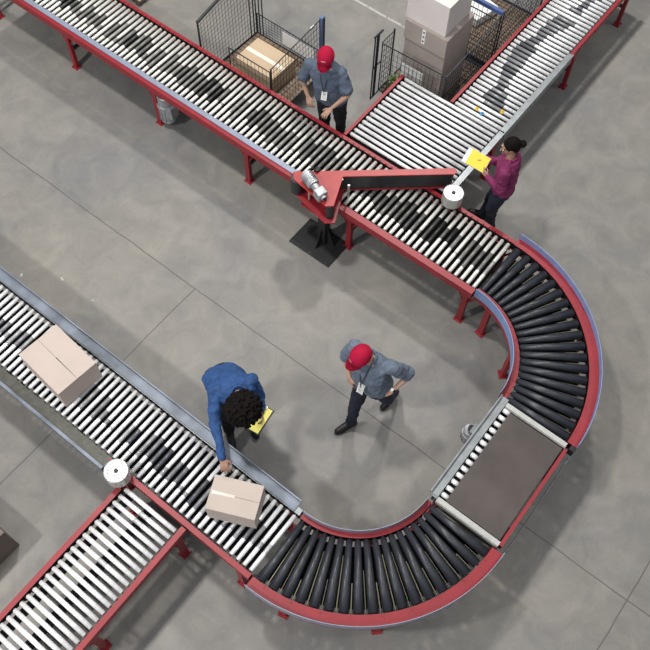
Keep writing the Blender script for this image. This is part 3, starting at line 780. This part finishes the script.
def person(label, J, face, look, skin, shirt, pants, sleeve='short', hat=None, hair=None, heavy=1., hands=None, feet=None, up=None, badge=True, shirt_len=.10, belly=.0, fem=False, off=(0, 0, 0)):
    J = {k: V(v) + V(off) for k, v in J.items()}
    base = (J['anR'] + J['anL']) / 2; base.z = 0
    t = thing('person', label, 'person', base)
    F = V(face).normalized(); lat = (J['shL'] - J['shR']).normalized(); plat = (J['hipL'] - J['hipR']).normalized()
    tor = (J['neck'] - J['pelv']); T = tor.normalized(); fw = lambda u: (u - T * u.dot(T)).normalized()
    FW = lat.cross(T).normalized(); FW = FW if FW.dot(F) > 0 else -FW
    fz = V((F.x, F.y, 0)).normalized()
    hv = heavy
    def torso(bm, e, lo=-.02, hi=1.):
        st = [(-.24, .15, .115, 0), (-.06, .172, .128, 0), (.12, .168, .124, .3), (.35, .155, .118, .8), (.55, .162, .120, .55), (.75, .178, .118, .1), (.90, .165, .100, 0), (1.0, .10, .078, 0), (1.07, .062, .062, 0)]
        rs = []
        for q, a, b, bl in st:
            if q < lo or q > hi: continue
            u = plat.lerp(lat, max(0, min(1, q))).normalized(); c = J['pelv'] + tor * q + FW * belly * bl
            dn = T if q > .1 else T.lerp(V((0, 0, 1)), .0)
            w = FW
            u2 = (u - w * u.dot(w)).normalized()
            if fem and .2 < q < .5: a *= .86
            rs.append((c, u2, a * hv + e, w, b * (hv if q < .8 else 1) + e + belly * bl * .4))
        loft(bm, rs)
    def arm(bm, s, e, part='full', frac=.62):
        sh, el, wr = J['sh' + s], J['el' + s], J['wr' + s]
        nb = J['neck'] - T * .05
        rcone(bm, nb.lerp(sh, .35), sh, .062 + e, .060 * hv ** .5 + e)
        if part == 'short':
            m1 = sh.lerp(el, frac); rcone(bm, sh, m1, .058 * hv ** .5 + e, .056 * hv ** .5 + e * 1.6)
        else:
            rcone(bm, sh, el, .056 * hv ** .5 + e, .043 + e)
            m2 = el.lerp(wr, .97 if part == 'long' else 1.)
            rcone(bm, el, m2, .044 + e, .028 + e * .9)
    def leg(bm, s, e, end=1.):
        h_, k, a = J['hip' + s], J['kn' + s], J['an' + s]
        rcone(bm, h_, k, .092 * hv ** .5 + e, .060 + e); rcone(bm, k, k.lerp(a, end), .060 + e, .038 + e)
    # ---- body: one continuous surface
    bm = bmesh.new(); torso(bm, -.012); 
    for s in 'RL': arm(bm, s, -.006); leg(bm, s, -.008)
    hd = J['head']; U = (V(up) if up else (hd - J['neck'])).normalized(); LK = V(look); LK = (LK - U * LK.dot(U)).normalized(); SD = U.cross(LK).normalized()
    rcone(bm, J['neck'] - T * .05, hd - U * .04 - LK * .015, .062, .052)
    k = .93 if fem else 1.
    ellip(bm, hd + U * .03 - LK * .012, SD, LK, U, .078 * k, .098 * k, .092 * k)
    ellip(bm, hd - U * .035 + LK * .018, SD, LK, U, .062 * k, .075 * k, .078 * k)
    ellip(bm, hd - U * .088 + LK * .045, SD, LK, U, .030, .032, .024)      # chin
    rcone(bm, hd + U * .012 + LK * .088, hd - U * .028 + LK * .112, .010, .015, 8)   # nose
    for e in (-1, 1):
        ellip(bm, hd + SD * e * .078 * k - U * .005, SD, LK, U, .010, .022, .032, 2)   # ears
        ellip(bm, hd + SD * e * .030 + U * .028 + LK * .082, SD, LK, U, .022, .010, .008, 2)  # brows
    for s in 'RL':
        hp = hands[s] if hands else None
        wr = J['wr' + s]
        if hp: hand(bm, wr, hp[0], hp[1], hp[2], .95 if fem else 1.05, hp[3])
        ft = V(feet[s]).normalized(); a = J['an' + s]
        rcone(bm, a, a + V((0, 0, -.03)), .038, .036); rcone(bm, a + V((0, 0, -.035)) - ft * .02, a + V((0, 0, -.045)) + ft * .11, .034, .026)
    solid('body', bm, skin, t, .0058, 4, .5)
    # ---- face details
    for e in (-1, 1):
        bm = bmesh.new(); ellip(bm, hd + SD * e * .031 + U * .008 + LK * .087, SD, LK, U, .013, .008, .008, 2); ey = obj('eye', bm, EYEW, t, True)
        bm = bmesh.new(); ellip(bm, hd + SD * e * .031 + U * .008 + LK * .094, SD, LK, U, .005, .003, .005, 2); obj('pupil', bm, INK, ey, True)
    bm = bmesh.new(); rcone(bm, hd - U * .056 + LK * .092 - SD * .018, hd - U * .056 + LK * .092 + SD * .018, .006, .006, 8); obj('mouth', bm, LIP, t, True)
    # ---- trousers
    bm = bmesh.new(); torso(bm, .004, -.3, .2)
    for s in 'RL': leg(bm, s, .013, .98); rcone(bm, J['kn' + s].lerp(J['an' + s], .6), J['kn' + s].lerp(J['an' + s], .99), .058, .058)
    solid('trousers', bm, pants, t, .009, 4, fold=.035)
    # ---- shirt
    bm = bmesh.new(); torso(bm, .016, -.08 if shirt_len < .09 else -.16, 1.02)
    for s in 'RL': arm(bm, s, .013, 'short' if sleeve == 'short' else 'long', .78)
    if sleeve == 'long':
        for s in 'RL':   # folds of the loose sleeve
            sh, el, wr = J['sh' + s], J['el' + s], J['wr' + s]
            for q in (.25, .5, .75): c_ = el.lerp(wr, q); rcone(bm, c_, c_ + (wr - el) * .04, .056 - .018 * q, .054 - .018 * q)
            for q in (.45, .8): c_ = sh.lerp(el, q); rcone(bm, c_, c_ + (el - sh) * .05, .070 - .008 * q, .066 - .008 * q)
    so = solid('shirt', bm, shirt, t, .008, 4, fold=.045 if sleeve == 'long' else .038)
    # collar
    bm = bmesh.new(); nc = J['neck'] + T * .035
    tube(bm, [nc + (SD * cos(a_) * .072 + LK * sin(a_) * .074) - U * (.012 + .018 * max(0, sin(a_))) for a_ in [2 * pi * q / 24 for q in range(25)]], .013, 8, False)
    obj('collar', bm, shirt, so, True)
    # ---- shoes
    for s in 'RL':
        ft = V(feet[s]); fx = V((ft.x, ft.y, 0)).normalized(); a = J['an' + s]
        bm = bmesh.new(); pz = ft.z
        heel = a + V((0, 0, -.035)) - fx * .035; toe = a + fx * .175 + V((0, 0, -.045 + pz * .2)); mid = a + fx * .07 + V((0, 0, -.03 + pz * .08))
        rcone(bm, heel, mid, .045, .043, flat=1.); rcone(bm, mid, toe, .043, .034); rcone(bm, a + V((0, 0, .02)), a - V((0, 0, .03)), .047, .045)
        sh_ = solid('shoe', bm, SHOE, t, .008, 3)
        bm = bmesh.new(); sd = V((-fx.y, fx.x, 0)); prof = [(-.08, .03), (-.04, .042), (.05, .04), (.13, .046), (.19, .036), (.212, .012)]
        zl = a.z - .078
        pts = [a + fx * u + sd * w for u, w in prof] + [a + fx * u - sd * w for u, w in prof[::-1]]
        lo = [bm.verts.new((p.x, p.y, zl + pz * .2 * max(0, (p - a).dot(fx) / .2))) for p in pts]; hi = [bm.verts.new((v.co.x, v.co.y, v.co.z + .018)) for v in lo]
        bm.faces.new(lo[::-1]); bm.faces.new(hi)
        for i in range(len(lo)): bm.faces.new((lo[i], lo[(i + 1) % len(lo)], hi[(i + 1) % len(lo)], hi[i]))
        bmesh.ops.recalc_face_normals(bm, faces=bm.faces); obj('sole', bm, BLACKR, sh_)
    # ---- hat / hair
    if hat:
        bm = bmesh.new(); c = hd + U * .045 - LK * .006; tt = bmesh.new(); bmesh.ops.create_uvsphere(tt, u_segments=32, v_segments=16, radius=1)
        bmesh.ops.bisect_plane(tt, geom=tt.verts[:] + tt.edges[:] + tt.faces[:], plane_co=(0, 0, -.05), plane_no=(0, 0, 1), clear_inner=True)
        for v in tt.verts: v.co = c + SD * v.co.x * .104 + LK * v.co.y * .122 + U * v.co.z * .108
        fs = tt.faces[:]; bmesh.ops.solidify(tt, geom=fs, thickness=.004); merge(bm, tt)
        cp = obj('cap', bm, CAPR, t, True)
        bm = bmesh.new(); rows = []
        for i in range(7):
            q = i / 6; row = []
            for j in range(13):
                w = -1 + 2 * j / 12
                rr = .095 * (1 - abs(w) ** 3 * .06)
                x_ = w * rr; fwd = (.122 * math.sqrt(max(0, 1 - (x_ / .107) ** 2))) * .96; ln = .082 * math.sqrt(max(0.02, 1 - w * w * .93))
                row.append(bm.verts.new(c + SD * x_ + LK * (fwd + ln * q) + U * (.004 - .022 * w * w - .016 * q)))
            rows.append(row)
        for a_, b_ in zip(rows, rows[1:]):
            for j in range(12): bm.faces.new((a_[j], a_[j + 1], b_[j + 1], b_[j]))
        bmesh.ops.solidify(bm, geom=bm.faces[:], thickness=.004); obj('cap_brim', bm, CAPR, cp, True)
        bm = bmesh.new(); ellip(bm, c + U * .109, SD, LK, U, .007, .007, .004, 2); obj('cap_button', bm, CAPR, cp, True)
        # small pale embroidered mark above the brim
        bm = bmesh.new()
        for w in (-.02, -.008, .004, .016):
            p = c + (LK * .0955 + U * .0765) + SD * w
            al = (U * .088 - LK * .075).normalized()
            vv = [bm.verts.new(p + SD * a_ + al * b_ + (LK * .7 + U * .7) * .004) for a_, b_ in ((-.0045, -.006), (.0045, -.006), (.0045, .006), (-.0045, .006))]; fc = bm.faces.new(vv)
        bmesh.ops.solidify(bm, geom=bm.faces[:], thickness=.003)
        obj('cap_mark', bm, PAPER, cp)
        bm = bmesh.new(); ellip(bm, hd + U * .02 - LK * .018, SD, LK, U, .0815, .100, .085); 
        bmesh.ops.bisect_plane(bm, geom=bm.verts[:] + bm.edges[:] + bm.faces[:], plane_co=hd - LK * .01, plane_no=(LK - U * .4).normalized(), clear_outer=True)
        obj('hair', bm, HAIRG, t, True)
    if hair == 'afro':
        bm = bmesh.new(); rr = random.Random(5); c = hd + U * .045 - LK * .03
        ellip(bm, c, SD, LK, U, .168, .168, .160, 4)
        for i in range(520):
            zc = rr.uniform(-.75, 1); an = rr.uniform(0, 2 * pi); q = math.sqrt(1 - zc * zc)
            n_ = SD * q * cos(an) + LK * q * sin(an) + U * zc
            if n_.dot(LK) > .55 and zc < .2: continue
            r0 = rr.uniform(.160, .184); s_ = rr.uniform(.012, .022)
            ellip(bm, c + n_ * r0, SD, LK, U, s_, s_, s_, 1)
        solid('hair', bm, HAIR, t, .006, 1, .3)
    if hair == 'bun':
        bm = bmesh.new(); ellip(bm, hd + U * .04 - LK * .022, SD, LK, U, .084, .098, .092)
        ellip(bm, hd - LK * .055 - U * .01, SD, LK, U, .070, .055, .07)
        rcone(bm, hd + U * .02 - LK * .10, hd + U * .015 - LK * .135, .038, .046)
        solid('hair', bm, HAIR, t, .007, 2, .4)
    if badge:
        bc = J['neck'].lerp(J['pelv'], .58) + FW * (.135 * hv + belly * .9 + .03)
        bm = bmesh.new(); ch = J['neck'].lerp(J['pelv'], .25) + FW * (.125 * hv + .012)
        for e in (-1, 1):
            tube(bm, [nc + SD * e * .068 - U * .005, nc + SD * e * .062 + FW * .075 - T * .045, ch + SD * e * .03 + FW * .01, bc + T * .055], .0045, 6)
        ln_ = obj('lanyard', bm, LANY, t)
        bm = bmesh.new(); w_ = lat; vv = []
        BT = (T * .72 - FW * .69).normalized(); BN = (FW * .72 + T * .69).normalized()
        for a_, b_ in ((-.036, -.058), (.036, -.058), (.036, .052), (-.036, .052)): vv.append(bm.verts.new(bc + w_ * a_ + BT * b_ + BN * .004))
        fc = bm.faces.new(vv); bmesh.ops.solidify(bm, geom=[fc], thickness=.003); bg = obj('badge', bm, BADGE, ln_)
        bm = bmesh.new()
        for a_, b_, c1, d1 in ((-.014, .004, .006, .028), (-.018, -.036, .018, -.032), (-.018, -.020, .018, -.016)):
            vv = [bm.verts.new(bc + w_ * p + BT * q + BN * .0085) for p, q in ((a_, b_), (c1, b_), (c1, d1), (a_, d1))]; fc = bm.faces.new(vv)
        bmesh.ops.solidify(bm, geom=bm.faces[:], thickness=.001); obj('badge_print', bm, ALU, bg)
    return t, dict(SD=SD, LK=LK, U=U, FW=FW, T=T, lat=lat)

# man behind the long conveyor
person('person in slate blue shirt and crimson cap standing behind the long conveyor',
    dict(head=(5.955, 4.445, 1.63), neck=(6.00, 4.465, 1.475), shR=(5.94, 4.67, 1.40), shL=(6.07, 4.30, 1.40), elR=(5.90, 4.76, 1.13), wrR=(5.85, 4.63, .95),
         elL=(6.03, 4.15, 1.15), wrL=(5.84, 4.26, 1.0), pelv=(6.06, 4.42, .95), hipR=(6.02, 4.50, .90), hipL=(6.09, 4.33, .90), knR=(6.04, 4.51, .50), knL=(6.13, 4.32, .50), anR=(6.10, 4.53, .085), anL=(6.19, 4.34, .085)),
    (-.88, -.48, 0), (-.82, -.35, -.85), SKIN1, SHIRT1, BLKT, 'short', hat=True, heavy=1.12, belly=.03, up=(-.38, -.2, .9),
    hands=dict(R=((-.3, -.55, -.8), (-.8, .3, .5), (.2, -.8, .1), .35), L=((-.85, .25, -.45), (-.3, -.3, .9), (.3, .9, .1), .3)),
    feet=dict(R=(-.9, -.3, 0), L=(-.8, -.6, 0)), off=(-.015, .028, 0))

# walking man
wk, fr = person('person in grey-blue shirt, navy trousers and crimson cap walking across the open floor',
    dict(head=(3.105, 1.815, 1.60), neck=(3.19, 1.785, 1.46), shR=(3.235, 1.985, 1.39), shL=(3.28, 1.56, 1.39), elR=(3.19, 2.06, 1.12), wrR=(3.10, 1.93, .96),
         elL=(3.44, 1.42, 1.14), wrL=(3.235, 1.49, .99), pelv=(3.23, 1.72, .94), hipR=(3.21, 1.81, .89), hipL=(3.25, 1.63, .89), knR=(3.10, 1.815, .50), knL=(3.34, 1.58, .48), anR=(3.01, 1.80, .085), anL=(3.57, 1.62, .16)),
    (-.99, -.1, 0), (-.86, .30, -.55), SKIN2, SHIRT2, NAVY, 'short', hat=True, heavy=1.14, belly=.03, up=(-.48, .16, .86),
    hands=dict(R=((-.2, -.35, -.9), (-.9, .3, .1), (-.2, -.9, .2), .3), L=((-.6, .6, -.5), (-.6, -.5, .6), (.2, .6, .7), .3)),
    feet=dict(R=(-.93, .35, 0), L=(-.95, .05, -.35)))
wrl = V((3.235, 1.49, .99)); ell = V((3.44, 1.42, 1.14)); dr = (wrl - ell).normalized()
bm = bmesh.new(); tube(bm, [wrl - dr * .035, wrl - dr * .01], .034, 18); wt = obj('wristwatch', bm, BLACKR, wk)
bm = bmesh.new(); a_, b_ = frame(dr); qn = (b_ - a_ * .3).normalized(); tube(bm, [wrl - dr * .022 + b_ * .030, wrl - dr * .022 + b_ * .040], .019, 14); obj('watch_face', bm, PAPER, wt)

# woman with pad
person('person with dark bun in magenta sweater, standing and holding a yellow pad',
    dict(head=(6.26, 2.09, 1.53), neck=(6.24, 2.045, 1.395), shR=(6.385, 2.10, 1.325), shL=(6.075, 2.00, 1.325), elR=(6.37, 2.19, 1.08), wrR=(6.25, 2.33, 1.13),
         elL=(6.04, 1.98, 1.06), wrL=(6.10, 2.19, 1.07), pelv=(6.24, 2.02, .90), hipR=(6.31, 2.06, .86), hipL=(6.16, 2.00, .86), knR=(6.32, 2.14, .47), knL=(6.20, 2.06, .47), anR=(6.34, 2.19, .085), anL=(6.25, 2.04, .085)),
    (-.3, .95, 0), (-.62, .72, -.42), SKIN3, MAG, NAVY, 'long', hair='bun', heavy=.93, fem=True, up=(-.12, .2, .95), badge=False,
    hands=dict(R=((-.15, .9, .2), (.3, .1, .9), (-.9, -.1, .2), .5), L=((.25, .9, .15), (-.5, .2, -.8), (.2, -.3, .9), .45)),
    feet=dict(R=(-.3, .9, 0), L=(-.55, .8, 0)))
t = thing('notepad', 'yellow notepad with a white page held by the person in magenta', 'notepad', (6.18, 2.40, 1.12))
o_ = V((6.17, 2.40, 1.14)); e1 = V((.12, -.98, -.12)).normalized(); e2 = V((-.85, -.16, -.45)); e2 = (e2 - e1 * e2.dot(e1)).normalized(); e3 = e1.cross(e2).normalized(); e3 = e3 if e3.z > 0 else -e3
Mp = Matrix((e1.to_4d(), e2.to_4d(), e3.to_4d(), (0, 0, 0, 1))).transposed(); Mp.translation = o_
for i in range(3): Mp[3][i] = 0
bm = bmesh.new(); box(bm, -.135, .135, -.095, .095, -.012, -.002, Mp); obj('backing_board', bm, CARDW, t)
bm = bmesh.new(); box(bm, -.13, .13, -.092, .092, -.002, .004, Mp); obj('yellow_pages', bm, YEL, t)
bm = bmesh.new(); box(bm, -.155, -.105, -.088, .095, .0042, .007, Mp); obj('white_page', bm, PAPER, t)

# bending worker
person('person with curly dark hair in blue shirt bending, one hand on a carton',
    dict(head=(2.035, 2.425, 1.36), neck=(2.15, 2.60, 1.33), shR=(2.03, 2.80, 1.29), shL=(2.34, 2.60, 1.29), elR=(1.83, 2.65, 1.10), wrR=(1.61, 2.36, 1.045),
         elL=(2.34, 2.51, 1.05), wrL=(2.235, 2.41, .99), pelv=(2.275, 2.94, .96), hipR=(2.24, 2.97, .90), hipL=(2.39, 2.87, .90), knR=(2.12, 2.87, .50), knL=(2.37, 2.78, .49), anR=(2.09, 2.79, .085), anL=(2.35, 2.68, .085)),
    (-.6, -.75, -.3), (-.5, -.62, -.75), SKIN3, SHIRTB, BLKT, 'long', hair='afro', heavy=1.13, badge=False, up=(-.42, -.5, .75),
    hands=dict(R=((-.55, -.75, -.25), (-.1, -.2, 1), (.75, -.6, 0), .35), L=((-.5, -.75, -.15), (.8, -.3, -.3), (0, 0, 1), .6)),
    feet=dict(R=(-.62, -.72, 0), L=(-.6, -.8, 0)))
t = thing('clipboard', 'clipboard with yellow paper held under the curly-haired worker\'s head', 'clipboard', (2.2, 2.33, .95))
o_ = V((2.165, 2.395, .955)); e1 = V((-.98, -.12, -.05)).normalized(); e2 = V((.1, -.98, .1)); e2 = (e2 - e1 * e2.dot(e1)).normalized(); e3 = e1.cross(e2).normalized(); e3 = e3 if e3.z > 0 else -e3
Mp = Matrix((e1.to_4d(), e2.to_4d(), e3.to_4d(), (0, 0, 0, 1))).transposed(); 
for i in range(3): Mp[3][i] = 0
Mp.translation = o_
bm = bmesh.new(); box(bm, -.15, .15, -.105, .115, -.008, -.002, Mp); obj('board', bm, INK, t)
bm = bmesh.new(); box(bm, -.14, .14, -.10, .10, -.002, .001, Mp); obj('sheet', bm, YELP, t)
bm = bmesh.new(); box(bm, -.15, -.12, -.04, .04, .001, .012, Mp); obj('clip', bm, ALU, t)

# ------------------------------------------------------------------ light: roof lights of the hall + daylight fill
def area(x, y, z, sx, sy, e, col=(1, 1, 1)):
    l = bpy.data.lights.new('roof_light', 'AREA'); l.shape = 'RECTANGLE'; l.size = sx; l.size_y = sy; l.energy = e; l.color = col
    o = bpy.data.objects.new('roof_light', l); COL.objects.link(o); o.location = (x, y, z); return o
ZL = 12.5
for x, e in ((-5.5, 1300), (3.4, 1000), (12.5, 1250)):
    for y, k in ((-3.0, .22), (6.6, 1.)): area(x, y, ZL, .9, .9, e * k, (1, .975, .94))
wl = area(-17, 4, 6.5, 12, 4, 1500, (.93, .96, 1.0)); wl.name = 'window_light'; wl.rotation_euler = (0, radians(-78), 0)   # high side windows
w = bpy.data.worlds.new('hall'); S.world = w; w.use_nodes = True
nt = w.node_tree; bg = nt.nodes['Background']; bg.inputs['Strength'].default_value = .8
gm = nt.nodes.new('ShaderNodeTexCoord'); gs = nt.nodes.new('ShaderNodeSeparateXYZ'); gr = nt.nodes.new('ShaderNodeValToRGB')   # dim hall walls, bright rooflights overhead
nt.links.new(gm.outputs['Generated'], gs.inputs[0]); nt.links.new(gs.outputs['Z'], gr.inputs['Fac']); nt.links.new(gr.outputs['Color'], bg.inputs['Color'])
gr.color_ramp.elements[0].position = .15; gr.color_ramp.elements[0].color = (.09, .10, .12, 1); gr.color_ramp.elements[1].position = .85; gr.color_ramp.elements[1].color = (.50, .53, .58, 1)

# ------------------------------------------------------------------ camera
cam = bpy.data.cameras.new('camera'); co = bpy.data.objects.new('camera', cam); COL.objects.link(co); S.camera = co
cam.sensor_width = 36; cam.lens = 850.25 / 650 * 36; cam.clip_end = 200
r = V((.61526, -.78816, .01619)); dn = V((-.69251, -.55018, -.46662)); fo = V((.37668, .27588, -.88431))
co.matrix_world = Matrix(((r.x, -dn.x, -fo.x, 0), (r.y, -dn.y, -fo.y, 0), (r.z, -dn.z, -fo.z, 9.0), (0, 0, 0, 1)))
S.view_settings.view_transform = 'Standard'; S.view_settings.look = 'None'; S.view_settings.gamma = 1; S.view_settings.exposure = -0.22
S.view_settings.use_curve_mapping = False
